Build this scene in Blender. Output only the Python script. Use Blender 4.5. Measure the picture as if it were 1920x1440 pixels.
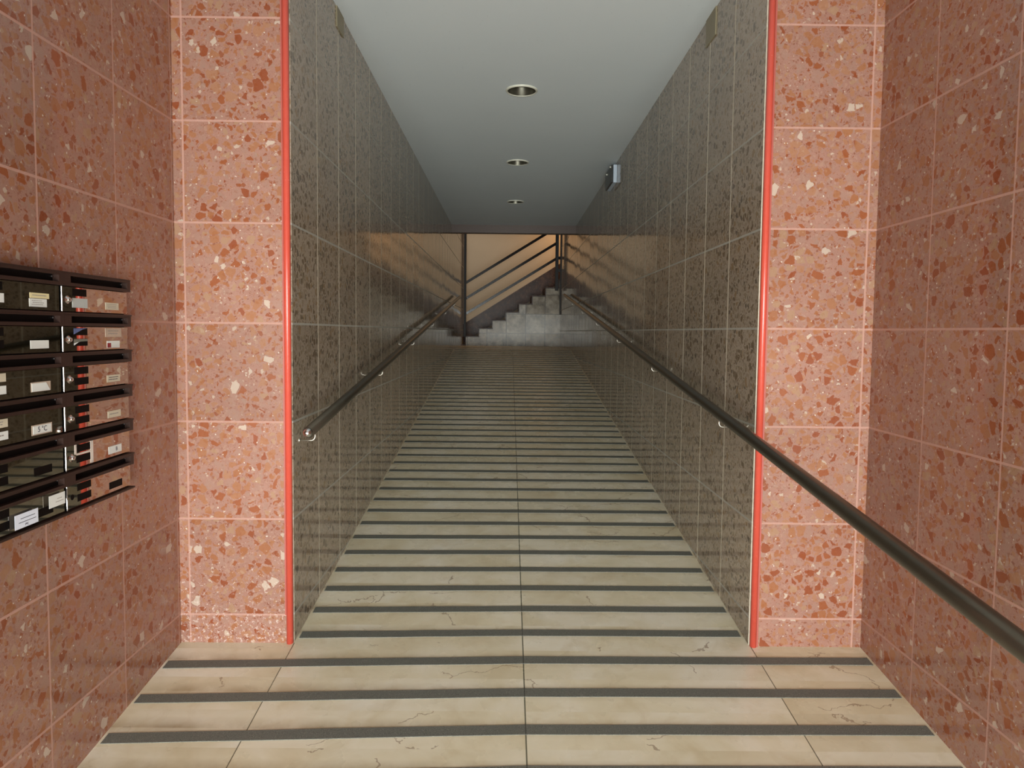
import bpy, bmesh, math, random
from mathutils import Vector, Matrix

sc = bpy.context.scene
for o in list(bpy.data.objects):
    bpy.data.objects.remove(o)
COL = sc.collection
random.seed(7)

# ------------------------------------------------------------------ camera
YAW, PITCH, ROLL = 0.005858, -0.056649, 0.010238
F_PX, PP_Y = 1307.42, 696.23
CAM = Vector((0.0, -2.9644, 1.36015))
fwd = Vector((math.sin(YAW) * math.cos(PITCH), math.cos(YAW) * math.cos(PITCH), math.sin(PITCH)))
rgt = Vector((math.cos(YAW), -math.sin(YAW), 0))
up = rgt.cross(fwd)
r2 = math.cos(ROLL) * rgt + math.sin(ROLL) * up
u2 = -math.sin(ROLL) * rgt + math.cos(ROLL) * up
cd = bpy.data.cameras.new('camera')
cam = bpy.data.objects.new('camera', cd)
COL.objects.link(cam)
cam.matrix_world = Matrix(((r2.x, u2.x, -fwd.x, CAM.x), (r2.y, u2.y, -fwd.y, CAM.y), (r2.z, u2.z, -fwd.z, CAM.z), (0, 0, 0, 1)))
cd.sensor_fit = 'HORIZONTAL'
cd.sensor_width = 36
cd.lens = F_PX / 1920 * 36
cd.shift_y = (PP_Y - 720) / 1920
cd.clip_start = 0.02
sc.camera = cam

# ------------------------------------------------------------------ view, world, daylight
sc.view_settings.view_transform = 'Standard'
sc.view_settings.look = 'None'
sc.view_settings.gamma = 1
sc.view_settings.exposure = 0.0
sc.view_settings.use_curve_mapping = False
sc.cycles.use_denoising = True
sc.cycles.max_bounces = 8
sc.cycles.diffuse_bounces = 5
sc.cycles.glossy_bounces = 5
sc.cycles.sample_clamp_indirect = 6
w = bpy.data.worlds.new('daylight')
sc.world = w
w.use_nodes = True
w.node_tree.nodes['Background'].inputs[0].default_value = (0.80, 0.88, 1.0, 1)
w.node_tree.nodes['Background'].inputs[1].default_value = 0.5


def area(name, loc, rot, sx, sy, power, color, spread=180):
    d = bpy.data.lights.new(name, 'AREA')
    d.shape = 'RECTANGLE'
    d.size, d.size_y, d.energy, d.color = sx, sy, power, color
    d.spread = math.radians(spread)
    o = bpy.data.objects.new(name, d)
    COL.objects.link(o)
    o.location = loc
    o.rotation_euler = rot
    return o


# daylight coming in through the street doorway behind the camera
area('doorway_daylight', (0.07, -7.2, 0.45), (math.radians(90), 0, 0), 3.4, 2.8, 790, (0.94, 1.0, 0.97))
# warm stairwell lamp, up on the right above the flight
area('stairwell_lamp_light', (1.75, 11.9, 4.30), (math.radians(0), math.radians(20), 0), 0.35, 0.35, 24, (1.0, 0.62, 0.33))
area('stairwell_soft_light', (-1.2, 11.2, 4.45), (0, 0, 0), 1.2, 1.2, 15, (1.0, 0.93, 0.84))  # unseen soft area light under the closed stairwell ceiling, on the left

# ------------------------------------------------------------------ measures
S = 0.42                      # wall slab module
ZR0 = 2.6449                  # height of a joint row
XL1, XL0, XR0, XR1 = -1.4062, -0.9192, 1.0649, 1.5503
M = 0.1191                    # slope of the ramp
ZC, YC = 3.058, 8.259         # corridor ceiling
Y_TOP, Z_TOP = 8.95, 1.066
Y_END = 11.26
Y_ST = 11.40                  # near side of the stair flight
Y_BACK = 12.60


def zf(y):
    return min(M * y, Z_TOP)


def srgb(r, g, b):
    f = lambda c: (c / 255 / 12.92) if c / 255 <= 0.04045 else ((c / 255 + 0.055) / 1.055) ** 2.4
    return (f(r), f(g), f(b), 1)


# ------------------------------------------------------------------ node helper
class NB:
    def __init__(self, name):
        self.m = bpy.data.materials.new(name)
        self.m.use_nodes = True
        self.t = self.m.node_tree
        self.n = self.t.nodes
        self.bs = self.n['Principled BSDF']

    def put(self, sock, v):
        if isinstance(v, bpy.types.NodeSocket):
            self.t.links.new(v, sock)
        else:
            sock.default_value = v

    def math(self, op, a, b=0.0, c=0.0, clamp=False):
        x = self.n.new('ShaderNodeMath')
        x.operation = op
        x.use_clamp = clamp
        self.put(x.inputs[0], a)
        self.put(x.inputs[1], b)
        self.put(x.inputs[2], c)
        return x.outputs[0]

    def vmath(self, op, a, b=(0, 0, 0)):
        x = self.n.new('ShaderNodeVectorMath')
        x.operation = op
        self.put(x.inputs[0], a)
        self.put(x.inputs[1], b)
        return x.outputs[0]

    def scale(self, a, k):
        x = self.n.new('ShaderNodeVectorMath')
        x.operation = 'SCALE'
        self.put(x.inputs[0], a)
        self.put(x.inputs[3], k)
        return x.outputs[0]

    def coord(self):
        x = self.n.new('ShaderNodeTexCoord')
        return x.outputs['Object']

    def sep(self, v):
        x = self.n.new('ShaderNodeSeparateXYZ')
        self.put(x.inputs[0], v)
        return x.outputs

    def comb(self, a, b, c):
        x = self.n.new('ShaderNodeCombineXYZ')
        for i, v in enumerate((a, b, c)):
            self.put(x.inputs[i], v)
        return x.outputs[0]

    def mix(self, f, a, b, mode='MIX'):
        x = self.n.new('ShaderNodeMix')
        x.data_type = 'RGBA'
        x.blend_type = mode
        self.put(x.inputs[0], f)
        self.put(x.inputs[6], a)
        self.put(x.inputs[7], b)
        return x.outputs[2]

    def noise(self, v, scale, detail=3, rough=0.5, dist=0.0):
        x = self.n.new('ShaderNodeTexNoise')
        self.put(x.inputs['Vector'], v)
        x.inputs['Scale'].default_value = scale
        x.inputs['Detail'].default_value = detail
        x.inputs['Roughness'].default_value = rough
        x.inputs['Distortion'].default_value = dist
        return x.outputs

    def vor(self, v, scale, feature='F1'):
        x = self.n.new('ShaderNodeTexVoronoi')
        x.feature = feature
        self.put(x.inputs['Vector'], v)
        x.inputs['Scale'].default_value = scale
        return x.outputs

    def ramp(self, f, stops, mode='LINEAR'):
        x = self.n.new('ShaderNodeValToRGB')
        cr = x.color_ramp
        cr.interpolation = mode
        while len(cr.elements) < len(stops):
            cr.elements.new(0.5)
        for e, (p, c) in zip(cr.elements, stops):
            e.position = p
            e.color = c
        self.put(x.inputs[0], f)
        return x.outputs[0]

    def white(self, v):
        x = self.n.new('ShaderNodeTexWhiteNoise')
        self.put(x.inputs['Vector'], v)
        return x.outputs

    def bump(self, h, strength, dist, normal=None):
        x = self.n.new('ShaderNodeBump')
        x.inputs['Strength'].default_value = strength
        x.inputs['Distance'].default_value = dist
        self.put(x.inputs['Height'], h)
        if normal is not None:
            self.put(x.inputs['Normal'], normal)
        return x.outputs[0]

    def out(self, color=None, rough=None, metal=None, normal=None, **kw):
        if color is not None:
            self.put(self.bs.inputs['Base Color'], color)
        if rough is not None:
            self.put(self.bs.inputs['Roughness'], rough)
        if metal is not None:
            self.put(self.bs.inputs['Metallic'], metal)
        if normal is not None:
            self.put(self.bs.inputs['Normal'], normal)
        for k, v in kw.items():
            self.put(self.bs.inputs[k], v)
        return self.m


def flat(name, col, rough=0.5, metal=0.0, var=0.06, nscale=30, bump=0.0, **kw):
    b = NB(name)
    c = b.coord()
    n = b.noise(c, nscale, 4)[0]
    dark = tuple(x * (1 - var * 2) for x in col[:3]) + (1,)
    lite = tuple(min(1, x * (1 + var * 2)) for x in col[:3]) + (1,)
    cc = b.mix(n, dark, lite)
    nm = b.bump(b.noise(c, nscale * 4, 2)[0], bump, 0.002) if bump else None
    return b.out(cc, rough, metal, nm, **kw)


def line_mask(b, v, off, step, half):
    """1 on the joint lines of a regular row of slabs"""
    t = b.math('DIVIDE', b.math('SUBTRACT', v, off), step)
    f = b.math('FRACT', b.math('ADD', t, 0.5))
    d = b.math('MULTIPLY', b.math('ABSOLUTE', b.math('SUBTRACT', f, 0.5)), step)
    return b.math('LESS_THAN', d, half), b.math('FLOOR', t)


def single_line(b, v, pos, half):
    return b.math('LESS_THAN', b.math('ABSOLUTE', b.math('SUBTRACT', v, pos)), half)


def terrazzo(name, axis, off, pal, grout_h, grout_v, gh=0.0042, gv=0.0038, big=26.0, rough=0.12,
             single=None, chipp=0.30, stain=None, wav=0.25, gpatch=None, spec=0.5):
    b = NB(name)
    c = b.coord()
    xyz = b.sep(c)
    u = xyz[axis]
    z = xyz[2]
    mh, kz = line_mask(b, z, ZR0 - 8 * S, S, gh)
    if single is None:
        mv, ku = line_mask(b, u, off, S, gv)
    else:
        mv = single_line(b, u, single, gv)
        ku = b.math('GREATER_THAN', u, single)
    cell = b.comb(ku, kz, float(axis) * 3.7 + off)
    wn = b.white(cell)
    shift = b.scale(wn[1], 7.0)
    p = b.vmath('ADD', c, shift)
    # irregular, slightly broken chip outlines
    dn = b.noise(p, 55, 2)
    p2 = b.vmath('ADD', p, b.scale(b.vmath('SUBTRACT', dn[1], (0.5, 0.5, 0.5)), 0.014))

    def layer(scale, lo, hi, seed, tw=0.0):
        q = b.vmath('ADD', p2, (seed, seed * 0.7, -seed))
        e = b.vor(q, scale, 'DISTANCE_TO_EDGE')[0]
        cc = b.sep(b.vor(q, scale, 'F1')[1])
        thr = b.math('MULTIPLY_ADD', cc[0], hi - lo, lo)
        m = b.math('GREATER_THAN', e, thr)
        return m, cc
    base = b.mix(b.noise(p, 9, 4)[0], pal['m1'], pal['m2'])
    fine = b.noise(p, 240, 2)[0]
    base = b.mix(b.math('MULTIPLY', b.math('GREATER_THAN', fine, 0.60), 0.35), base, pal['speck'])
    # small chips
    m3, c3 = layer(95, 0.08, 0.5, 3.1)
    col = b.mix(b.math('MULTIPLY', m3, 0.7), base, b.ramp(c3[1], pal['small'], 'CONSTANT'))
    m2, c2 = layer(52, 0.06, 0.42, 1.3)
    col = b.mix(b.math('MULTIPLY', m2, 0.8), col, b.ramp(c2[1], pal['mid'], 'CONSTANT'))
    m1, c1 = layer(big, 0.05, chipp, 0.0)
    rc = b.ramp(c1[1], pal['big'], 'CONSTANT')
    alpha = b.ramp(c1[1], pal['alpha'], 'CONSTANT')
    col = b.mix(b.math('MULTIPLY', m1, alpha), col, rc)
    # tiny light glints of shell and quartz
    g = b.vor(b.vmath('ADD', p2, (9, 4, 2)), 60)
    gs = b.sep(g[1])
    gm = b.math('MULTIPLY', b.math('LESS_THAN', g[0], 0.17), b.math('GREATER_THAN', gs[2], 0.90))
    col = b.mix(b.math('MULTIPLY', gm, 0.75), col, pal['glint'])
    # slab to slab tone
    tone = b.math('MULTIPLY_ADD', wn[0], 0.16, 0.92)
    col = b.mix(1.0, col, b.comb(tone, tone, tone), 'MULTIPLY')
    # large soft tone drift
    drift = b.math('MULTIPLY_ADD', b.noise(c, 1.7, 3)[0], 0.22, 0.89)
    col = b.mix(1.0, col, b.comb(drift, drift, drift), 'MULTIPLY')
    gn = b.noise(c, 60, 3)[0]
    gfade_h = b.math('MULTIPLY_ADD', gn, 0.5, 0.55)
    col = b.mix(b.math('MULTIPLY', mh, gfade_h, clamp=True), col, grout_h)
    if gpatch:
        gf = b.math('MULTIPLY_ADD', b.math('GREATER_THAN', b.white(b.comb(ku, 5.0, 1.0))[0], 0.45), 0.30, 0.65)
        col = b.mix(b.math('MULTIPLY', mv, gf), col, grout_v)
    else:
        col = b.mix(b.math('MULTIPLY', mv, gfade_h, clamp=True), col, grout_v)
    if stain:
        # white lime bloom low on the slab, near the floor
        sn = b.noise(c, 70, 6, 0.7)[0]
        low = b.math('SUBTRACT', 1.0, b.math('DIVIDE', z, stain), clamp=True)
        sm = b.math('GREATER_THAN', b.math('MULTIPLY_ADD', low, 0.13, sn), 0.69)
        col = b.mix(b.math('MULTIPLY', sm, 0.55), col, srgb(214, 196, 188))
    anyg = b.math('MAXIMUM', mh, mv)
    # each slab sits at its own very small tilt, so mirror images break at the joints
    tilt = b.scale(b.vmath('SUBTRACT', b.white(b.vmath('ADD', cell, (3.3, 1.1, 7.7)))[1], (0.5, 0.5, 0.5)), 0.010)
    geo = b.n.new('ShaderNodeNewGeometry')
    nrm = b.vmath('NORMALIZE', b.vmath('ADD', geo.outputs['Normal'], tilt))
    h = b.math('MULTIPLY', anyg, -1.0)
    nb = b.bump(h, 0.5, 0.001, nrm)
    nb = b.bump(b.noise(c, 22, 3)[0], wav, 0.0012, nb)
    rr = b.math('MULTIPLY_ADD', anyg, 0.45, rough)
    return b.out(col, rr, 0.0, nb, **{'Specular IOR Level': spec})


W = srgb
A = lambda v: (v, v, v, 1)
red = dict(
    m1=W(144, 104, 90), m2=W(164, 124, 110), speck=W(118, 76, 62), glint=W(212, 200, 186),
    small=[(0, W(134, 88, 68)), (0.3, W(164, 130, 114)), (0.55, W(122, 70, 50)), (0.75, W(156, 116, 98)), (0.93, W(186, 166, 148))],
    mid=[(0, W(156, 108, 80)), (0.25, W(162, 126, 108)), (0.45, W(146, 88, 56)), (0.66, W(150, 118, 104)), (0.80, W(134, 72, 42)), (0.96, W(184, 164, 146))],
    big=[(0, W(156, 110, 80)), (0.22, W(152, 118, 104)), (0.38, W(152, 100, 66)), (0.56, W(140, 76, 42)), (0.68, W(132, 66, 36)), (0.77, W(158, 124, 96)), (0.86, W(148, 92, 56)), (0.965, W(188, 170, 154))],
    alpha=[(0, A(.7)), (0.22, A(.6)), (0.38, A(.75)), (0.56, A(.88)), (0.77, A(.7)), (0.86, A(.8))])
brn = dict(
    m1=W(164, 150, 134), m2=W(176, 162, 146), speck=W(136, 122, 108), glint=W(206, 192, 172),
    small=[(0, W(132, 118, 98)), (0.35, W(176, 162, 142)), (0.6, W(112, 98, 82)), (0.85, W(160, 150, 138))],
    mid=[(0, W(140, 124, 102)), (0.35, W(168, 152, 132)), (0.6, W(116, 100, 80)), (0.85, W(150, 130, 106))],
    big=[(0, W(146, 130, 110)), (0.3, W(166, 152, 134)), (0.50, W(112, 96, 76)), (0.75, W(102, 92, 80)), (0.88, W(146, 122, 92))],
    alpha=[(0, A(.7)), (0.3, A(.5)), (0.50, A(.85))])
G_RED = W(184, 142, 128)
G_BRN = W(176, 176, 168)
G_BRNV = W(232, 226, 206)
MAT = {}
MAT['red_left'] = terrazzo('red_terrazzo_left', 1, -0.4374, red, G_RED, G_RED, big=27)
MAT['red_right'] = terrazzo('red_terrazzo_right', 1, -0.3824, red, G_RED, G_RED, big=27)
MAT['red_front_left'] = terrazzo('red_terrazzo_front_left', 0, 0.11, red, G_RED, G_RED, single=-1.3655, spec=0.2, rough=0.3, stain=0.75, big=27)
MAT['red_front_right'] = terrazzo('red_terrazzo_front_right', 0, 0.53, red, G_RED, G_RED, single=1.5115, spec=0.2, rough=0.3, big=27)
MAT['brown_left'] = terrazzo('brown_terrazzo_left', 1, 0.4163, brn, G_BRN, G_BRNV, gh=0.0048, gv=0.0066, big=34, rough=0.075, wav=0.35, gpatch=True)
MAT['brown_right'] = terrazzo('brown_terrazzo_right', 1, 0.4304, brn, G_BRN, G_BRNV, gh=0.0048, gv=0.0066, big=34, rough=0.075, wav=0.35, gpatch=True)


def marble_floor():
    b = NB('cream_marble_floor')
    c = b.coord()
    x, y, z = b.sep(c)
    side = b.math('ADD', b.math('ADD', b.math('GREATER_THAN', x, 0.077), b.math('GREATER_THAN', x, 1.068)), b.math('MULTIPLY', b.math('LESS_THAN', x, -0.917), -1.0))
    row = b.math('FLOOR', b.math('DIVIDE', b.math('ADD', y, 0.641), 0.1984 * 1.0))
    wn = b.white(b.comb(side, row, 0.0))
    p = b.vmath('ADD', c, b.scale(wn[1], 3.0))
    n1 = b.noise(p, 2.6, 5, 0.55, 0.6)[0]
    col = b.ramp(n1, [(0.30, W(217, 204, 172)), (0.46, W(229, 219, 191)), (0.60, W(237, 229, 207)), (0.75, W(243, 238, 222))])
    # brown clouds of wear
    n2 = b.noise(c, 5.5, 5, 0.6, 0.8)[0]
    m = b.math('MULTIPLY', b.math('SUBTRACT', n2, 0.53, clamp=True), 1.5, clamp=True)
    col = b.mix(m, col, W(192, 168, 122))
    # thin wandering veins
    cw = b.vmath('ADD', p, b.scale(b.vmath('SUBTRACT', b.noise(p, 7, 4, 0.6)[1], (0.5, 0.5, 0.5)), 0.16))
    vm = b.math('LESS_THAN', b.vor(b.vmath('MULTIPLY', cw, (0.8, 1.5, 1.5)), 1.5, 'DISTANCE_TO_EDGE')[0], 0.0045)
    vg = b.math('GREATER_THAN', b.noise(c, 2.1, 3)[0], 0.54)
    col = b.mix(b.math('MULTIPLY', b.math('MULTIPLY', vm, vg), 0.55), col, W(128, 96, 72))
    # grime caught along the uphill edge of every strip
    k = b.math('DIVIDE', b.math('SUBTRACT', y, -0.541), 0.1995)
    k = b.math('SUBTRACT', b.math('DIVIDE', b.math('ADD', y, 0.541), 0.2075), b.math('MULTIPLY', b.math('MULTIPLY', y, y), -0.0235))
    fr = b.math('FRACT', k)
    g1 = b.math('MULTIPLY', b.math('SUBTRACT', 0.30, fr, clamp=True), 3.0, clamp=True)
    g2 = b.math('MULTIPLY', b.math('SUBTRACT', fr, 0.78, clamp=True), 2.4, clamp=True)
    gr = b.math('MULTIPLY', b.math('MAXIMUM', g1, g2), b.math('MULTIPLY_ADD', b.noise(c, 6, 4, 0.6)[0], 1.9, -0.45, clamp=True), clamp=True)
    col = b.mix(gr, col, W(146, 120, 80))
    # slight random tone from slab to slab
    tone = b.math('MULTIPLY_ADD', wn[0], 0.07, 0.95)
    col = b.mix(1.0, col, b.comb(tone, tone, tone), 'MULTIPLY')
    s = single_line(b, x, 0.0765, 0.0026)
    s2 = b.math('MULTIPLY', b.math('MAXIMUM', single_line(b, x, -0.917, 0.002), single_line(b, x, 1.070, 0.002)), b.math('LESS_THAN', y, 0.0))
    sm = b.math('MAXIMUM', s, s2)
    col = b.mix(b.math('MULTIPLY', sm, 0.9), col, W(84, 82, 62))
    nb = b.bump(sm, -0.5, 0.001)
    nb = b.bump(b.noise(c, 14, 3)[0], 0.15, 0.0015, nb)
    rr = b.math('MULTIPLY_ADD', b.noise(c, 7, 4)[0], 0.16, 0.20)
    return b.out(col, rr, 0.0, nb)


MAT['floor'] = marble_floor()


def strip_mat():
    b = NB('grey_antislip_grit')
    c = b.coord()
    n = b.noise(c, 420, 2)[0]
    col = b.ramp(n, [(0.3, W(80, 81, 75)), (0.55, W(110, 111, 103)), (0.75, W(146, 146, 136))])
    n2 = b.noise(c, 16, 5, 0.7)[0]
    m = b.math('MULTIPLY', b.math('SUBTRACT', n2, 0.62, clamp=True), 5.0, clamp=True)
    col = b.mix(b.math('MULTIPLY', m, 0.5), col, W(150, 148, 142))
    # cut where the slabs meet in the middle
    x = b.sep(c)[0]
    s = single_line(b, x, 0.0765, 0.0016)
    col = b.mix(b.math('MULTIPLY', s, 0.8), col, W(50, 48, 42))
    nb = b.bump(n, 0.6, 0.0015)
    return b.out(col, 0.62, 0.0, nb)


MAT['strip'] = strip_mat()


def ceiling_mat():
    b = NB('grey_white_plaster')
    c = b.coord()
    n = b.noise(c, 2.2, 4)[0]
    col = b.mix(n, W(214, 222, 226), W(220, 227, 230))
    d = b.vor(c, 26)
    ds = b.math('MULTIPLY', b.math('LESS_THAN', d[0], 0.055), b.math('GREATER_THAN', b.sep(d[1])[0], 0.5))
    col = b.mix(b.math('MULTIPLY', ds, 0.45), col, W(92, 96, 100))
    return b.out(col, 0.6, 0.0, b.bump(b.noise(c, 90, 3)[0], 0.2, 0.001))


MAT['ceiling'] = ceiling_mat()


def stair_tile():
    b = NB('pale_marble_tile')
    c = b.coord()
    x, y, z = b.sep(c)
    mv, ku = line_mask(b, x, -0.142, 0.3965, 0.009)
    mh, kz = line_mask(b, z, 1.0545, 0.3965, 0.007)
    wn = b.white(b.comb(ku, kz, 2.0))
    p = b.vmath('ADD', c, b.scale(wn[1], 5.0))
    n = b.noise(p, 7, 6, 0.65)[0]
    col = b.ramp(n, [(0.33, W(104, 92, 76)), (0.5, W(158, 146, 128)), (0.66, W(192, 181, 163))])
    n2 = b.noise(p, 30, 4)[0]
    col = b.mix(b.math('MULTIPLY', b.math('GREATER_THAN', n2, 0.64), 0.4), col, W(96, 84, 70))
    g = b.math('MAXIMUM', mv, mh)
    col = b.mix(b.math('MULTIPLY', g, 0.85), col, W(72, 60, 48))
    tilt = b.scale(b.vmath('SUBTRACT', wn[1], (0.5, 0.5, 0.5)), 0.03)
    geo = b.n.new('ShaderNodeNewGeometry')
    nb = b.vmath('NORMALIZE', b.vmath('ADD', geo.outputs['Normal'], tilt))
    nb = b.bump(n, 0.25, 0.003, nb)
    return b.out(col, 0.24, 0.0, nb, **{'Specular IOR Level': 0.20})


MAT['stair_tile'] = stair_tile()


def dark_marble():
    b = NB('dark_brown_marble')
    c = b.coord()
    n = b.noise(c, 12, 5, 0.6, 0.5)[0]
    col = b.ramp(n, [(0.35, W(44, 30, 24)), (0.55, W(72, 50, 40)), (0.72, W(104, 80, 66))])
    sp = b.noise(c, 45, 2)[0]
    col = b.mix(b.math('MULTIPLY', b.math('GREATER_THAN', sp, 0.68), 0.6), col, W(150, 130, 112))
    return b.out(col, 0.35, 0.0, **{'Specular IOR Level': 0.2})


MAT['dark_marble'] = dark_marble()
MAT['cream'] = flat('cream_paint', W(206, 186, 158), 0.6, var=0.02, nscale=3)
MAT['beam'] = flat('brown_beam_paint', W(92, 74, 66), 0.45, var=0.05)
MAT['lobby'] = flat('lobby_plaster', W(150, 136, 118), 0.6, var=0.03)


def coral():
    b = NB('coral_enamel')
    c = b.coord()
    n = b.noise(c, 40, 4)[0]
    col = b.mix(n, W(196, 74, 58), W(204, 84, 68))
    ch = b.math('GREATER_THAN', b.noise(c, 90, 3, 0.7)[0], 0.70)
    col = b.mix(b.math('MULTIPLY', ch, 0.5), col, W(240, 196, 180))
    return b.out(col, 0.28, 0.0)


MAT['coral'] = coral()
MAT['coral_flange'] = flat('coral_flange_enamel', W(168, 86, 76), 0.4, var=0.06)
MAT['rail'] = flat('dark_bronze_tube', W(92, 86, 75), 0.28, 0.7, var=0.05, nscale=12)
MAT['chrome'] = flat('polished_chrome', W(214, 214, 216), 0.12, 1.0, var=0.02)
MAT['wire'] = flat('satin_steel_rod', W(208, 202, 190), 0.30, 0.9, var=0.03)
MAT['black_bar'] = flat('black_gloss_bar', W(34, 27, 26), 0.17, 0.0, var=0.1)
MAT['black_post'] = flat('black_satin_post', W(28, 21, 20), 0.55, 0.0, var=0.1)
MAT['lamp_ring'] = flat('white_enamel_ring', W(214, 212, 196), 0.35)
MAT['lamp_can'] = flat('dark_reflector', W(88, 84, 72), 0.35, 0.6)
MAT['lamp_bulb'] = flat('unlit_glass_bulb', W(120, 120, 110), 0.2)
MAT['box_side'] = flat('pale_blue_grey_plastic', W(196, 208, 222), 0.4)
MAT['box_face'] = flat('smoky_diffuser', W(58, 60, 60), 0.3)
MAT['cover'] = flat('olive_cover_plastic', W(142, 132, 106), 0.45, var=0.04)
MAT['brown_metal'] = flat('dark_brown_enamel', W(52, 36, 31), 0.4, 0.0, var=0.08, **{'Specular IOR Level': 0.25})
MAT['slot_dark'] = flat('dark_box_interior', W(18, 13, 12), 0.7, **{'Specular IOR Level': 0.1})
MAT['door_mirror'] = flat('polished_bronze_steel', W(172, 162, 150), 0.025, 1.0, var=0.02, nscale=8)
MAT['window_dark'] = flat('dark_viewing_window', W(14, 10, 9), 0.6, **{'Specular IOR Level': 0.1})
MAT['paper'] = flat('white_paper', W(226, 228, 224), 0.7, var=0.02)
MAT['paper_blue'] = flat('cool_white_paper', W(226, 232, 246), 0.7, var=0.015)
MAT['paper_aged'] = flat('aged_paper', W(206, 196, 174), 0.7, var=0.03)
MAT['paper_yellow'] = flat('yellow_tape_paper', W(226, 214, 168), 0.6, var=0.03)
MAT['grey_label'] = flat('grey_paper_flap', W(186, 190, 188), 0.7, var=0.03)
MAT['ink'] = flat('dark_ink', W(54, 54, 74), 0.7)
MAT['ink_pale'] = flat('faded_ink', W(150, 142, 136), 0.7)
MAT['sticker_red'] = flat('dark_red_print', W(146, 48, 54), 0.5)
MAT['mail_blue'] = flat('blue_printed_mail', W(96, 112, 160), 0.5, var=0.2)
MAT['mail_grey'] = flat('grey_printed_mail', W(120, 122, 112), 0.5, var=0.2)
MAT['white_tape'] = flat('worn_white_tape', W(224, 214, 204), 0.5, var=0.05)
MAT['faded'] = flat('ghost_sticker_residue', W(188, 168, 150), 0.5, var=0.08, nscale=60)


# ------------------------------------------------------------------ mesh helpers
def obj(name, bm, mat, parent=None, smooth=False, bevel=0.0):
    me = bpy.data.meshes.new(name)
    bmesh.ops.recalc_face_normals(bm, faces=bm.faces)
    bm.to_mesh(me)
    bm.free()
    if smooth:
        for f in me.polygons:
            f.use_smooth = True
    o = bpy.data.objects.new(name, me)
    COL.objects.link(o)
    me.materials.append(MAT[mat] if isinstance(mat, str) else mat)
    if parent:
        o.parent = parent
    if bevel:
        md = o.modifiers.new('bevel', 'BEVEL')
        md.width = bevel
        md.segments = 2
        md.limit_method = 'ANGLE'
    return o


def box(bm, x0, x1, y0, y1, z0, z1):
    vs = [bm.verts.new(p) for p in ((x0, y0, z0), (x1, y0, z0), (x1, y1, z0), (x0, y1, z0), (x0, y0, z1), (x1, y0, z1), (x1, y1, z1), (x0, y1, z1))]
    for f in ((0, 1, 2, 3), (4, 5, 6, 7), (0, 1, 5, 4), (1, 2, 6, 5), (2, 3, 7, 6), (3, 0, 4, 7)):
        bm.faces.new([vs[i] for i in f])
    return bm


def B(*a):
    return box(bmesh.new(), *a)


def prism(bm, pts, axis, a, b_):
    """extrude a polygon given in the two other axes along axis"""
    def mk(p, t):
        return {0: (t, p[0], p[1]), 1: (p[0], t, p[1]), 2: (p[0], p[1], t)}[axis]
    lo = [bm.verts.new(mk(p, a)) for p in pts]
    hi = [bm.verts.new(mk(p, b_)) for p in pts]
    n = len(pts)
    bm.faces.new(lo)
    bm.faces.new(hi)
    for i in range(n):
        bm.faces.new((lo[i], lo[(i + 1) % n], hi[(i + 1) % n], hi[i]))
    return bm


def tube(bm, pts, r, seg=20, caps=True):
    pts = [Vector(p) for p in pts]
    rings = []
    ref = Vector((0, 0, 1))
    for i, p in enumerate(pts):
        d = (pts[min(i + 1, len(pts) - 1)] - pts[max(i - 1, 0)]).normalized()
        if abs(d.dot(ref)) > 0.95:
            rf = Vector((1, 0, 0))
        else:
            rf = ref
        a = d.cross(rf).normalized()
        if rings:
            prev = rings[-1][1]
            a = (prev - d * prev.dot(d)).normalized()
        b_ = d.cross(a)
        rr = r[i] if isinstance(r, (list, tuple)) else r
        rings.append(([bm.verts.new(p + (a * math.cos(2 * math.pi * k / seg) + b_ * math.sin(2 * math.pi * k / seg)) * rr) for k in range(seg)], a))
    for i in range(len(rings) - 1):
        A, C_ = rings[i][0], rings[i + 1][0]
        for k in range(seg):
            bm.faces.new((A[k], A[(k + 1) % seg], C_[(k + 1) % seg], C_[k]))
    if caps:
        bm.faces.new(rings[0][0])
        bm.faces.new(list(reversed(rings[-1][0])))
    return bm


def lathe(bm, prof, c, axis='z', seg=48):
    rings = []
    for r, h in prof:
        ring = []
        for k in range(seg):
            a = 2 * math.pi * k / seg
            if axis == 'z':
                q = (c[0] + r * math.cos(a), c[1] + r * math.sin(a), c[2] + h)
            elif axis == 'x':
                q = (c[0] + h, c[1] + r * math.cos(a), c[2] + r * math.sin(a))
            else:
                q = (c[0] + r * math.cos(a), c[1] + h, c[2] + r * math.sin(a))
            ring.append(bm.verts.new(q))
        rings.append(ring)
    for A, C_ in zip(rings, rings[1:]):
        for k in range(seg):
            bm.faces.new((A[k], A[(k + 1) % seg], C_[(k + 1) % seg], C_[k]))
    return rings


def struct(name, bm, mat, **kw):
    o = obj(name, bm, mat, **kw)
    o['kind'] = 'structure'
    return o


def tag(o, label, cat, group=None):
    o['label'] = label
    o['category'] = cat
    if group:
        o['group'] = group
    return o


def thing(name, loc, label, cat, group=None):
    e = bpy.data.objects.new(name, None)
    e.empty_display_size = 0.05
    COL.objects.link(e)
    e.location = loc
    e['loc0'] = list(loc)
    del e['loc0']
    tag(e, label, cat, group)
    return e


def part(name, bm, mat, parent, label=None, root=None, **kw):
    """vertices are written in world coordinates; shift them into the thing's own frame"""
    r = root or parent
    bmesh.ops.translate(bm, verts=bm.verts, vec=-Vector(r.location))
    o = obj(name, bm, mat, parent, **kw)
    if label:
        o['label'] = label
    return o


# ------------------------------------------------------------------ shell
def make_floor():
    bm = bmesh.new()
    prof = [(-5.3, zf(-5.3)), (Y_TOP, Z_TOP), (Y_BACK + 0.1, Z_TOP), (Y_BACK + 0.1, -0.9), (-5.3, -0.9)]
    bm2 = prism(bm, prof, 0, -1.52, 1.66)
    return struct('floor', bm2, 'floor')


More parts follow.
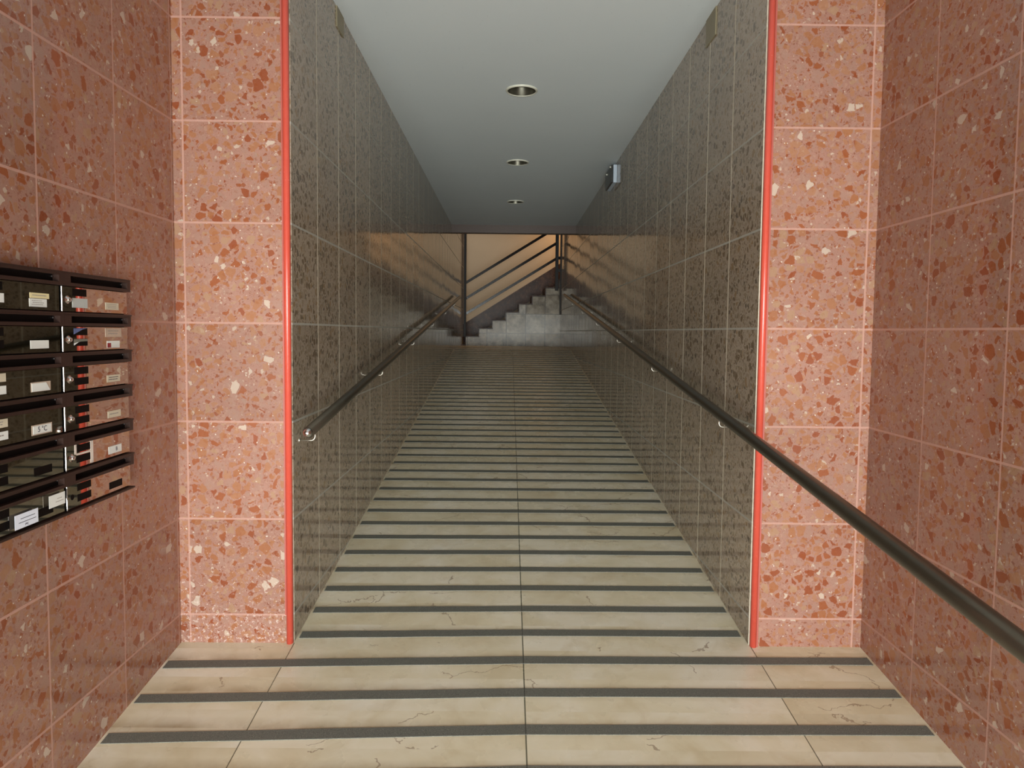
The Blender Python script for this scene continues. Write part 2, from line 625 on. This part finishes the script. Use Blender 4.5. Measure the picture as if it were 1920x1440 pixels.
make_floor()
bm = B(-3.6, -1.521, 11.12, Y_BACK + 0.1, -0.2, Z_TOP)
struct('floor_landing', bm, 'floor')
ZW = 4.7
struct('wall_left', B(-1.30, XL0, 0.012, Y_END, -0.3, ZW), 'brown_left')
struct('wall_right', B(XR0, 1.45, 0.012, Y_ST - 0.05, -0.3, ZW), 'brown_right')
struct('wall_pillar_left', B(-1.50, XL0 - 0.004, 0.0, 0.012, -0.3, 3.4), 'red_front_left')
struct('wall_pillar_right', B(XR0 + 0.004, 1.65, 0.0, 0.012, -0.3, 3.4), 'red_front_right')
struct('wall_entrance_left', B(XL1 - 0.12, XL1, -5.15, 0.0, -0.9, 3.4), 'red_left')
struct('wall_entrance_right', B(XR1, XR1 + 0.12, -5.15, 0.0, -0.9, 3.4), 'red_right')
bm = B(-1.30, 1.45, 0.0125, YC, ZC, ZC + 0.14)
# three round openings for the recessed lamps
LAMPS = [(0.0775, 2.045), (0.0760, 4.130), (0.0765, 6.253)]


def ceiling_with_holes():
    bm = bmesh.new()
    R_ = 0.100
    xs = (XL0 - 0.004, XR0 + 0.004)
    seg = 32
    y_prev = 0.0125
    def quad(a, b_, c, d):
        vs = [bm.verts.new((p[0], p[1], ZC)) for p in (a, b_, c, d)]
        bm.faces.new(vs)
    for (cx, cy) in LAMPS:
        h = 0.16
        quad((xs[0], y_prev), (xs[1], y_prev), (xs[1], cy - h), (xs[0], cy - h))
        quad((xs[0], cy - h), (cx - h, cy - h), (cx - h, cy + h), (xs[0], cy + h))
        quad((cx + h, cy - h), (xs[1], cy - h), (xs[1], cy + h), (cx + h, cy + h))
        inner, outer = [], []
        for k in range(seg):
            a = 2 * math.pi * (k + 0.5) / seg
            ca, sa = math.cos(a), math.sin(a)
            t = h / max(abs(ca), abs(sa))
            inner.append(bm.verts.new((cx + R_ * ca, cy + R_ * sa, ZC)))
            outer.append(bm.verts.new((cx + t * ca, cy + t * sa, ZC)))
        for k in range(seg):
            j = (k + 1) % seg
            bm.faces.new((inner[k], inner[j], outer[j], outer[k]))
        for sx in (-1, 1):      # fill the four corners left by the square-ish ring
            for sy in (-1, 1):
                cands = sorted(range(seg), key=lambda k: (outer[k].co.x - (cx + sx * h)) ** 2 + (outer[k].co.y - (cy + sy * h)) ** 2)[:2]
                v = bm.verts.new((cx + sx * h, cy + sy * h, ZC))
                bm.faces.new((outer[cands[0]], outer[cands[1]], v))
        y_prev = cy + h
    quad((xs[0], y_prev), (xs[1], y_prev), (xs[1], YC), (xs[0], YC))
    # upper slab so that the ceiling has thickness
    box(bm, xs[0], xs[1], 0.0125, YC, ZC + 0.12, ZC + 0.22)
    return bm


struct('ceiling', ceiling_with_holes(), 'ceiling')
bm = B(XL1, XR1, -5.15, 0.0, 3.30, 3.45)
struct('ceiling_entrance', bm, 'ceiling')
struct('wall_front', B(XL1, XR1, -0.0, 0.012, ZC + 0.0, 3.40) if False else B(XL0 - 0.004, XR0 + 0.004, 0.0, 0.012, ZC, 3.40), 'ceiling')
struct('wall_street', B(XL1, XR1, -5.15, -5.07, 1.68, 3.30), 'ceiling')  # unseen wall above the doorway, set low to shade the upper walls
struct('trim_4', B(XL0, XR0, YC, YC + 0.16, 2.932, ZW), 'beam')
# stairwell shell
struct('wall_back', B(-3.6, 3.6, Y_BACK, Y_BACK + 0.12, 0.6, ZW), 'cream')
struct('wall_stairwell_left', B(-3.72, -3.6, 9.9, Y_BACK, 0.6, ZW), 'cream')
struct('wall_stairwell_right', B(3.6, 3.72, 11.2, Y_BACK, 0.6, ZW), 'cream')
struct('wall_lobby_left', B(-3.6, -1.301, 9.9, 10.0, 0.6, ZW), 'lobby')
struct('wall_lobby_right', B(1.451, 3.6, 11.2, 11.3, 0.6, ZW), 'lobby')
struct('ceiling_stairwell', B(-3.6, 3.6, YC + 0.161, Y_BACK, ZW - 0.1, ZW + 0.05), 'cream')


def bead(x, name, z1):
    """rounded coral corner guard with a thin flange lying on the pillar face"""
    bm = bmesh.new()
    tube(bm, [(x, 0.002, zf(0) - 0.05), (x, 0.002, z1)], 0.0145, 24)
    o = struct(name, bm, 'coral', smooth=True)
    return o


bead(XL0 - 0.0165, 'trim_1', 3.30)
bead(XR0 + 0.0165, 'trim_2', 3.30)
struct('trim_3', B(XL0 - 0.036, XL0 - 0.029, -0.003, 0.0, 0.125, 3.30), 'coral_flange')
struct('trim_5', B(XR0 + 0.028, XR0 + 0.036, -0.0045, 0.0, -0.02, 3.30), 'coral_flange')

# ------------------------------------------------------------------ anti-slip strips
YS = [-0.541, -0.331, -0.116, 0.093, 0.303, 0.509, 0.716, 0.926, 1.135, 1.343, 1.549, 1.751, 1.962, 2.163, 2.367, 2.573,
      2.773, 2.975, 3.176, 3.379, 3.583, 3.781, 3.980, 4.178, 4.373, 4.571, 4.772, 4.971, 5.168, 5.362, 5.556, 5.744,
      5.928, 6.118, 6.310, 6.503, 6.696, 6.890, 7.088, 7.282, 7.473, 7.655, 7.840, 8.025, 8.210, 8.395, 8.585, 8.780]
YS = [-0.744] + YS
ORD = ['', 'first', 'second', 'third', 'fourth', 'fifth', 'sixth', 'seventh', 'eighth', 'ninth', 'tenth', 'eleventh', 'twelfth',
       'thirteenth', 'fourteenth', 'fifteenth', 'sixteenth', 'seventeenth', 'eighteenth', 'nineteenth', 'twentieth']


def strip_label(i, n):
    if i == 0:
        return 'grey anti-slip strip nearest the camera, cut by the lower photo edge'
    if i < 4:
        return 'wide grey anti-slip strip in front of the pillars, %s row before the pillar feet' % ['', 'third', 'second', 'first'][i]
    j = i - 3
    if j <= 20:
        return 'dark grey anti-slip strip across the ramp, %s uphill from the pillar feet' % ORD[j]
    t = n - i
    if t <= 20:
        return 'thin dark anti-slip strip in the shaded end, %s down from the landing' % ORD[t]
    k = j - 20
    return 'dark anti-slip strip midway up the ramp, %s above the twentieth from the pillars' % ORD[k]


for i, yc in enumerate(YS):
    half = 0.0258 if yc < 6 else 0.024
    if yc < 0:
        xa, xb = XL1 + 0.012, XR1 - 0.012
    else:
        xa, xb = XL0 + 0.012, XR0 - 0.012
    tl = 0.042 * max(0.0, 1 - (yc + 0.6) / 2.6)
    tr = 0.010 * max(0.0, 1 - (yc + 0.6) / 2.6)
    bm = bmesh.new()
    n = 18
    rows = []
    rnd = random.Random(i)
    for k in range(n + 1):
        x = xa + (xb - xa) * k / n
        dx = x - 0.0765
        yy = yc + (dx * tl if dx < 0 else dx * tr * 0.6) + rnd.uniform(-0.0008, 0.0008)
        a, b_ = yy - half + rnd.uniform(-0.0007, 0.0007), yy + half + rnd.uniform(-0.0007, 0.0007)
        h = 0.0022
        rows.append([bm.verts.new(p) for p in ((x, a, zf(a)), (x, b_, zf(b_)), (x, b_, zf(b_) + h), (x, a, zf(a) + h))])
    for A, C_ in zip(rows, rows[1:]):
        for q in range(4):
            bm.faces.new((A[q], A[(q + 1) % 4], C_[(q + 1) % 4], C_[q]))
    bm.faces.new(rows[0])
    bm.faces.new(rows[-1])
    o = obj('anti_slip_strip', bm, 'strip')
    tag(o, strip_label(i, len(YS)), 'anti-slip strip', 'anti-slip strips across the sloping marble floor')

# ------------------------------------------------------------------ handrails
RZ, RM, RR = 0.9225, 0.1121, 0.0250


def rail_z(y):
    return RZ + RM * y


def handrail(x, wall, side, y0, y1, brackets, label, ball_near, zoff=0.0):
    t = thing('handrail', (x, y0, rail_z(y0) + zoff), label, 'handrail', 'handrails along the sloping corridor')
    n = 12
    pts = [(x, y0 + (y1 - y0) * k / n, rail_z(y0 + (y1 - y0) * k / n) + zoff) for k in range(n + 1)]
    part('rail_tube', tube(bmesh.new(), pts, RR, 28), 'rail', t, smooth=True)
    for (yy, d, on) in ((y0, -1, ball_near), (y1, 1, True)):
        if not on:
            continue
        bm = bmesh.new()
        bmesh.ops.create_uvsphere(bm, u_segments=28, v_segments=16, radius=0.0198)
        bmesh.ops.translate(bm, verts=bm.verts, vec=(x, yy + d * 0.014, rail_z(yy) + zoff))
        part('end_cap', bm, 'chrome', t, 'round polished chrome end cap', smooth=True)
    for yb in brackets:
        zb = rail_z(yb) + zoff
        s = side
        pts = [(wall, yb, zb - 0.062)]
        pts.append((x + s * 0.018, yb, zb - 0.062))
        for k in range(1, 7):
            a = k / 6 * math.pi / 2
            pts.append((x + s * 0.018 - s * 0.018 * math.sin(a), yb, zb - 0.062 + 0.018 * (1 - math.cos(a))))
        pts.append((x, yb, zb - RR + 0.003))
        br = part('bracket', tube(bmesh.new(), pts, 0.0032, 10), 'wire', t, 'thin steel hook bracket', smooth=True)
        bm = bmesh.new()
        lathe(bm, [(0.0, 0), (0.009, 0), (0.008, -s * 0.003), (0.0, -s * 0.003)], (wall, yb, zb - 0.062), 'x', 20)
        part('wall_rosette', bm, 'wire', br, root=t)
    return t


XRL, XRR = XL0 + 0.070, XR0 - 0.070
handrail(XRL, XL0, -1, 0.0, 9.30, [0.10, 1.756, 3.331, 4.974, 6.537, 8.10], 'dark tubular handrail with chrome ball end on the left brown wall', True)
tR = handrail(XRR, XR0, 1, -2.45, 9.60, [0.29, 1.848, 3.41, 4.937, 6.523, 7.95, 9.3], 'long dark handrail on the right brown wall running out past the red pillar', True, 0.030)
# floor post that carries the free near end, beyond the photo's edge
yp = -2.30
part('support_post', tube(bmesh.new(), [(XRR, yp, zf(yp) - 0.01), (XRR, yp, rail_z(yp) + 0.03 - RR + 0.004)], 0.016, 20), 'rail', tR, smooth=True)

# ------------------------------------------------------------------ recessed ceiling lamps
for i, (cx, cy) in enumerate(LAMPS):
    t = thing('recessed_ceiling_lamp', (cx, cy, ZC), ['largest unlit round recessed lamp, nearest in the corridor ceiling', 'middle one of the three unlit round ceiling lamps', 'smallest unlit round lamp, close to the far beam'][i], 'ceiling lamp', 'round recessed lamps in the corridor ceiling')
    bm = bmesh.new()
    lathe(bm, [(0.099, 0.003), (0.099, -0.010), (0.106, -0.011), (0.1125, -0.004), (0.1125, 0.0)], (cx, cy, ZC), 'z')
    part('trim_ring', bm, 'lamp_ring', t, smooth=True)
    bm = bmesh.new()
    lathe(bm, [(0.0985, -0.006), (0.092, 0.03), (0.075, 0.09), (0.03, 0.115), (0.0001, 0.115)], (cx, cy, ZC), 'z')
    part('reflector', bm, 'lamp_can', t, 'dark metallic reflector', smooth=True)
    bm = bmesh.new()
    lathe(bm, [(0.0001, 0.020), (0.018, 0.024), (0.028, 0.042), (0.024, 0.062), (0.014, 0.082), (0.014, 0.112)], (cx, cy, ZC), 'z', 24)
    part('bulb', bm, 'lamp_bulb', t, 'unlit glass bulb', smooth=True)

# ------------------------------------------------------------------ emergency light on the right wall
t = thing('emergency_light', (XR0, 4.30, 2.94), 'boxy grey emergency light high on the right brown wall under the ceiling', 'emergency light')
y0, y1, z0, z1, xa = 4.06, 4.50, 2.853, 3.030, XR0 - 0.056
part('housing', B(xa + 0.020, XR0, y0, y1, z0, z1), 'box_side', t, 'pale blue-grey plastic housing', bevel=0.004)
part('diffuser', B(xa, xa + 0.0202, y0 + 0.004, y1 - 0.004, z0 + 0.004, z1 - 0.004), 'box_face', t, 'dark smoky diffuser', bevel=0.005)
for yy, zz in ((4.10, 3.012), (4.36, 2.995)):
    bm = bmesh.new()
    lathe(bm, [(0.0001, -0.012), (0.007, -0.012), (0.009, 0.0), (0.0001, 0.0)], (xa, yy, zz), 'x', 16)
    part('fixing_screw', bm, 'lamp_ring', t)

# ------------------------------------------------------------------ plain cover plates under the ceiling
tag(obj('cover_plate', B(XL0, XL0 + 0.006, 0.795, 0.945, 2.951, ZC), 'cover', bevel=0.001), 'plain olive cover plate at the top of the left brown wall', 'cover plate', 'cover plates under the ceiling')
tag(obj('cover_plate', B(XR0 - 0.006, XR0, 0.745, 0.925, 2.913, ZC), 'cover', bevel=0.001), 'plain olive cover plate at the top of the right brown wall', 'cover plate', 'cover plates under the ceiling')

# ------------------------------------------------------------------ staircase at the back
RUN, RISE = 0.2722, 0.1690
XN0, ZN0 = -0.594, 1.409      # foot of the riser / top of the tile below it
NST = 12
st = thing('staircase', (0.1, Y_ST, Z_TOP), 'stair flight rising to the right behind the corridor, pale tiled side and dark treads', 'staircase')
prof = []
x = XN0 - 2 * RUN
z = ZN0 - 2 * RISE
first = None
pts = [(x, Z_TOP)]
for k in range(NST + 2):
    pts.append((x, z + 0.0 * k))
    x += RUN
    pts.append((x, z))
    z += RISE
pts.append((x, Z_TOP))
poly = [pts[0]] + pts[1:-1] + [pts[-1]]
part('side_panel', prism(bmesh.new(), [(a, b_) for a, b_ in poly], 1, Y_ST, Y_BACK - 0.03), 'stair_tile', st, 'pale marble tiled side of the flight')
x = XN0 - 2 * RUN
z = ZN0 - 2 * RISE
for k in range(NST + 2):
    bm = B(x - 0.022, x + RUN + 0.0, Y_ST - 0.012, Y_BACK - 0.03, z + 0.001, z + 0.026)
    part('tread', bm, 'dark_marble', st, bevel=0.003)
    bm = B(x + RUN - 0.018, x + RUN, Y_ST - 0.004, Y_BACK - 0.03, z + 0.0262, z + RISE + 0.0005)
    part('riser', bm, 'dark_marble', st)
    x += RUN
    z += RISE
# sloping dark skirting on the far wall
sl = RISE / RUN
sk = [(-1.5, 0.9), (-1.3, 0.0)]
xs0, xs1 = -1.45, 3.2
zc = lambda xx: 1.548 + (xx + 0.96) * 0.6366
bm = prism(bmesh.new(), [(xs0, zc(xs0) - 0.42), (xs1, zc(xs1) - 0.42), (xs1, zc(xs1)), (xs0, zc(xs0))], 1, Y_BACK - 0.018, Y_BACK - 0.001)
part('skirting', bm, 'dark_marble', st, 'dark sloping marble skirting on the far wall')

# railing of the flight
YR = Y_ST - 0.045
rl = thing('stair_railing', (0.0, YR, Z_TOP), 'black metal stair railing with upright posts and three sloping flat bars', 'railing')


def post(x, z0, z1, w_=0.046):
    bm = B(x - w_ / 2, x + w_ / 2, YR - 0.020, YR + 0.030, z0, z1)
    return part('post', bm, 'black_post', rl, bevel=0.003)


post(-0.893, 1.245, ZW - 0.1, 0.052)
post(0.978, 2.21, ZW - 0.1, 0.066)
post(1.058, 1.72, ZW - 0.1, 0.030)
for (za, zb) in ((2.355, 3.379), (2.035, 3.055), (1.725, 2.7485)):
    xa, xb = -0.863, 0.817
    s_ = 0.6190
    xe = 0.955
    h = 0.031
    ze = za + s_ * (xe - xa)
    bm = prism(bmesh.new(), [(xa, za - h), (xe, ze - h), (xe, ze + h), (xa, za + h)], 1, YR - 0.032, YR - 0.0205)
    part('rail_bar', bm, 'black_bar', rl, bevel=0.002)
for zz in (2.87, 2.62):
    part('connector', B(1.008, 1.075, YR - 0.018, YR + 0.01, zz - 0.03, zz + 0.03), 'black_bar', rl)

# ------------------------------------------------------------------ mailboxes
XD = -1.3730          # face of the doors
XH = -1.3610          # face of the slot hoods
PW, PH = 0.378, 0.12450
YA, YB = -0.8145, -1.1925
ZTOP = 1.5313
HH = 0.0430
ORDN = ['top', 'second from top', 'third from top', 'fourth from top', 'fifth from top', 'bottom']


def text_mesh(s, size):
    cu = bpy.data.curves.new('t', 'FONT')
    cu.body = s
    cu.size = size
    cu.extrude = 0.0002
    cu.align_x = 'CENTER'
    cu.align_y = 'CENTER'
    o = bpy.data.objects.new('t', cu)
    COL.objects.link(o)
    dg = bpy.context.evaluated_depsgraph_get()
    dg.update()
    me = bpy.data.meshes.new_from_object(o.evaluated_get(dg))
    bpy.data.objects.remove(o)
    return me


def paper(parent, root, y0, y1, z0, z1, mat, name='name_label', lines=0, ink='ink_pale', x=XD, th=0.0008, text=None, label=None, ts=0.016, skew=0.0):
    bm = bmesh.new()
    box(bm, x - 0.0004, x + th, y0, y1, z0, z1)
    if skew:
        for v in bm.verts:
            if v.co.z > (z0 + z1) / 2 and v.co.y > (y0 + y1) / 2:
                v.co.y -= skew
    p = part(name, bm, mat, parent, label, root=root)
    if lines:
        bm = bmesh.new()
        rnd = random.Random(int(abs(y0 * 1000) + z0 * 777))
        hgt = (z1 - z0) / (lines + 1.2)
        for k in range(lines):
            zc_ = z1 - hgt * (k + 1.0)
            a = y0 + (y1 - y0) * rnd.uniform(0.12, 0.2)
            e = y0 + (y1 - y0) * rnd.uniform(0.7, 0.88)
            while a < e:
                wd = (y1 - y0) * rnd.uniform(0.04, 0.11)
                box(bm, x + th, x + th + 0.0002, a, min(a + wd, e), zc_ - hgt * 0.17, zc_ + hgt * 0.17)
                a += wd + (y1 - y0) * 0.018
        part('print', bm, ink, p, root=root)
    if text:
        me = text_mesh(text, ts)
        bm = bmesh.new()
        bm.from_mesh(me)
        # lay the letters on a plane facing +x (text x -> world +y)
        mt = Matrix(((0, 0, 1, x + th + 0.0003), (1, 0, 0, (y0 + y1) / 2), (0, 1, 0, (z0 + z1) / 2), (0, 0, 0, 1)))
        bmesh.ops.transform(bm, matrix=mt, verts=bm.verts)
        part('print', bm, 'ink', p, root=root)
    return p


def mailbox(row, col):
    y0 = YA if col == 'A' else YB
    y1 = y0 + PW
    zt = ZTOP - row * PH
    zb = zt - PH
    g = 0.0012
    extra = {
        ('A', 0): 'grey paper flap over its lower window', ('A', 1): 'with a red and white sticker',
        ('A', 2): 'two black windows and a small printed label', ('A', 3): 'two black windows and a cream label',
        ('A', 4): 'worn white tape around its windows', ('A', 5): 'no lock and an empty label slot',
        ('B', 0): 'yellow strip above its label', ('B', 1): 'a plain white label',
        ('B', 2): 'a slipped white card in its holder', ('B', 3): 'a white label reading 5 C',
        ('B', 4): 'an empty black label slot', ('B', 5): 'two white paper notices taped on'}[(col, row)]
    where = 'right column' if col == 'A' else 'left column'
    t = thing('mailbox', (XL1, (y0 + y1) / 2, zb), 'bronze mailbox, %s in %s, %s' % (ORDN[row], where, extra), 'mailbox', 'mailboxes on the red wall')
    # housing: back body and lips top and bottom
    bm = bmesh.new()
    box(bm, XL1, XD - 0.012, y0 + g, y1 - g, zb + 0.0003, zt - 0.0003)
    part('housing', bm, 'slot_dark', t)
    # slot hood: a frame around the letter slot
    bm = bmesh.new()
    xb = XD - 0.0115
    s0, s1 = y0 + 0.036, y1 - 0.020
    zs0, zs1 = zt - HH + 0.010, zt - 0.012
    if row == 0:
        box(bm, xb, XH + 0.001, y0 + g * 0.3, y1, zt - 0.0035, zt)
        box(bm, xb, XH, y0 + g * 0.3, y1, zs1, zt - 0.0035)
    else:
        box(bm, xb, XH, y0 + g * 0.3, y1, zs1, zt - 0.006)
        box(bm, xb, XH + 0.0035, y0 + g * 0.3, y1, zt - 0.006, zt - 0.0005)
    box(bm, xb, XH, y0 + g * 0.3, y1, zt - HH, zs0)
    box(bm, xb, XH, y0 + g * 0.3, s0, zs0, zs1)
    box(bm, xb, XH, s1, y1, zs0, zs1)
    hood = part('slot_hood', bm, 'brown_metal', t, 'dark brown frame around the letter slot')
    part('slot_flap', B(xb, xb + 0.004, s0, s1, zs0, zs1), 'slot_dark', hood, root=t)
    for yy in (s0 + 0.012, s1 - 0.008):
        bm = bmesh.new()
        lathe(bm, [(0.0001, 0.003), (0.0028, 0.003), (0.003, 0.0)], (xb + 0.004, yy, zs1 - 0.006), 'x', 12)
        part('rivet', bm, 'chrome', hood, root=t)
    # mirror polished door
    zd1, zd0 = zt - HH - 0.0015, zb + 0.0022
    d = part('door', B(XD - 0.010, XD, y0 + 0.008, y1 - 0.003, zd0, zd1), 'door_mirror', t, 'mirror-polished door', bevel=0.0012)
    part('edge_strip', B(XD - 0.010, XD + 0.0045, y0 + 0.0022, y0 + 0.0068, zd0, zd1), 'chrome', d, 'bright vertical edge strip', root=t, bevel=0.0008)
    if row == 5:
        part('bottom_rail', B(XL1, XH + 0.002, y0 + g * 0.3, y1 + 0.002, zb - 0.006, zb), 'brown_metal', t)
    # windows
    ww = [(zd1 - 0.0045, zd1 - 0.0275), (zd1 - 0.0385, zd1 - 0.0615)]
    for k, (za, ze) in enumerate(ww):
        part('viewing_window', B(XD - 0.002, XD + 0.0005, y0 + 0.062, y0 + 0.135, ze, za), 'window_dark', d, root=t)
    ym = y0 + 0.0985
    # lock
    zl = (zd0 + zd1) / 2 - 0.002
    if (col, row) != ('A', 5):
        bm = bmesh.new()
        lathe(bm, [(0.0001, 0.010), (0.005, 0.010), (0.0075, 0.008), (0.0085, 0.0), (0.012, 0.0006), (0.0125, 0.0)], (XD, y0 + 0.036, zl), 'x', 20)
        part('lock', bm, 'chrome', d, 'small chrome cylinder lock', root=t, smooth=True)
    else:
        bm = bmesh.new()
        lathe(bm, [(0.0001, 0.0006), (0.0085, 0.0006), (0.009, 0.0)], (XD, y0 + 0.036, zl), 'x', 20)
        part('lock_hole', bm, 'window_dark', d, 'empty black lock hole', root=t)
    l0, l1 = y0 + 0.240, y0 + 0.320
    zl0, zl1 = zd0 + 0.0125, zd0 + 0.0365
    if col == 'A':
        if row == 0:
            paper(d, t, y0 + 0.060, y0 + 0.138, ww[1][1] - 0.003, ww[1][0] + 0.004, 'grey_label', 'paper_flap', x=XD + 0.0006)
            paper(d, t, l0, l1, zl0, zl1, 'paper_aged', lines=3)
        elif row == 1:
            bm = prism(bmesh.new(), [(y0 + 0.063, ww[0][1] + 0.003), (y0 + 0.110, ww[0][0] - 0.004), (y0 + 0.134, ww[0][0] - 0.001), (y0 + 0.063, ww[0][0] - 0.001)], 0, XD + 0.0004, XD + 0.0009)
            part('mail_piece', bm, 'mail_blue', d, 'blue and grey printed mail', root=t)
            bm = prism(bmesh.new(), [(y0 + 0.063, ww[1][1] + 0.010), (y0 + 0.100, ww[1][1] + 0.014), (y0 + 0.134, ww[1][0] - 0.008), (y0 + 0.134, ww[1][0] - 0.001), (y0 + 0.063, ww[1][0] - 0.001)], 0, XD + 0.0004, XD + 0.0009)
            part('mail_piece', bm, 'mail_grey', d, 'grey printed mail', root=t)
            bm = prism(bmesh.new(), [(y0 + 0.063, ww[1][1] + 0.002), (y0 + 0.088, ww[1][1] + 0.013), (y0 + 0.063, ww[1][1] + 0.009)], 0, XD + 0.0004, XD + 0.0012)
            part('mail_piece', bm, 'paper', d, 'white corner of a letter', root=t)
            paper(d, t, y0 + 0.236, y0 + 0.334, zd1 - 0.034, zd1 - 0.004, 'faded', 'sticker', lines=2, ink='ink_pale', label='faded ghost sticker')
            s = paper(d, t, y0 + 0.245, y0 + 0.322, zd0 + 0.006, zd0 + 0.030, 'paper', 'sticker', label='glossy red and white sticker')
            part('print', B(XD + 0.0008, XD + 0.0011, y0 + 0.246, y0 + 0.268, zd0 + 0.0075, zd0 + 0.023), 'sticker_red', s, root=t)
        elif row == 2:
            paper(d, t, l0, l1, zl0, zl1, 'paper_aged', lines=2, ink='ink')
        elif row == 3:
            paper(d, t, l0, l1, zl0 + 0.001, zl1, 'paper_aged', lines=1)
        elif row == 4:
            bm = bmesh.new()
            a, e = y0 + 0.053, y0 + 0.151
            box(bm, XD, XD + 0.0009, a, y0 + 0.062, ww[0][1] - 0.006, ww[0][0] + 0.003)
            box(bm, XD, XD + 0.0009, y0 + 0.1355, e, zd0 + 0.003, ww[0][0] + 0.003)
            box(bm, XD, XD + 0.0009, y0 + 0.062, y0 + 0.1355, ww[1][0] + 0.0015, ww[1][0] + 0.0075)
            part('tape', bm, 'white_tape', d, 'worn white tape framing the windows', root=t)
            paper(d, t, l0, l1, zl0, zl1 + 0.002, 'paper', lines=0, text='   B', ts=0.019)
        else:
            part('label_slot', B(XD - 0.002, XD + 0.0005, l0, l1, zl0 + 0.002, zl1 + 0.002), 'window_dark', d, 'empty dark label slot', root=t)
    else:
        if row == 0:
            paper(d, t, y0 + 0.243, y0 + 0.327, zl0 + 0.022, zl0 + 0.0375, 'paper_yellow', 'sticker', label='narrow yellow strip', lines=1)
            paper(d, t, l0, l1 - 0.004, zl0 - 0.003, zl0 + 0.0205, 'paper', lines=3)
            paper(d, t, y0 + 0.050, y0 + 0.139, ww[1][1], ww[1][0] + 0.002, 'paper', 'paper_flap', x=XD + 0.0006)
        elif row == 1:
            paper(d, t, l0, l1, zl0, zl1, 'paper', lines=0)
        elif row == 2:
            part('label_holder', B(XD - 0.001, XD + 0.0008, l0 - 0.003, l1 + 0.003, zl0 - 0.001, zl1 + 0.003), 'faded', d, root=t)
            paper(d, t, l0, l1, zl0, zl1, 'paper', x=XD + 0.0008, skew=0.018)
            paper(d, t, y0 + 0.050, y0 + 0.137, ww[1][1], ww[1][0], 'paper', 'paper_flap', x=XD + 0.0006)
            paper(d, t, y0 + 0.050, y0 + 0.137, ww[0][1], ww[0][0], 'paper_aged', 'paper_flap', x=XD + 0.0006)
        elif row == 3:
            part('label_holder', B(XD - 0.001, XD + 0.0006, l0 - 0.005, l1 + 0.005, zl0 - 0.003, zl1 + 0.003), 'faded', d, root=t)
            paper(d, t, l0, l1, zl0, zl1, 'paper', x=XD + 0.0006, text='5 \u00b0C', ts=0.022)
            paper(d, t, y0 + 0.050, y0 + 0.139, ww[1][1], ww[1][0], 'paper', 'paper_flap', x=XD + 0.0006, lines=1)
            paper(d, t, y0 + 0.050, y0 + 0.139, ww[0][1], ww[0][0], 'paper_aged', 'paper_flap', x=XD + 0.0006, lines=2)
        else:
            part('label_slot', B(XD - 0.002, XD + 0.0005, l0, l1, zl0 + 0.002, zl1 + 0.002), 'window_dark', d, 'empty dark label slot', root=t)
    return t


for row in range(6):
    for col in ('A', 'B'):
        mailbox(row, col)


def notice(y0, y1, z0, z1, mat, label, lines, last=None, ink='ink'):
    """paper taped over a mailbox door: lies on it, so it is a thing of its own"""
    t = thing('paper_notice', (XD + 0.009, (y0 + y1) / 2, z0), label, 'notice', 'paper notices on the bottom mailbox')
    x = XD + 0.0085
    part('sheet', B(x, x + 0.0006, y0, y1, z0, z1), mat, t)
    bm = bmesh.new()
    rnd = random.Random(len(label))
    for k, (a, e, zc_) in enumerate(lines):
        yy = y0 + (y1 - y0) * a
        ee = y0 + (y1 - y0) * e
        while yy < ee:
            wd = (y1 - y0) * rnd.uniform(0.02, 0.07)
            hh = (z1 - z0) * 0.022
            zc2 = z0 + (z1 - z0) * zc_
            box(bm, x + 0.0006, x + 0.0008, yy, min(yy + wd, ee), zc2 - hh, zc2 + hh)
            yy += wd + (y1 - y0) * 0.008
    part('print', bm, ink, t)
    if last:
        me = text_mesh(last[0], last[1])
        bm = bmesh.new()
        bm.from_mesh(me)
        mt = Matrix(((0, 0, 1, x + 0.0009), (1, 0, 0, y0 + (y1 - y0) * 0.5), (0, 1, 0, z0 + (z1 - z0) * last[2]), (0, 0, 0, 1)))
        bmesh.ops.transform(bm, matrix=mt, verts=bm.verts)
        part('print', bm, ink, t)
    return t


# measured once from the photograph and kept as plain numbers
notice(-1.049, -0.953, 0.794, 0.835, 'paper_blue', 'larger bluish white notice with three printed lines on the lower left mailbox',
       [(0.24, 0.86, 0.66), (0.16, 0.90, 0.40)], ('P\u00b2C', 0.009, 0.17))
notice(-0.9035, -0.829, 0.818, 0.8555, 'paper', 'smaller blank-looking white notice beside the bright edge strip of the lower mailbox',
       [(0.5, 0.8, 0.6), (0.4, 0.9, 0.36)], None, 'ink_pale')
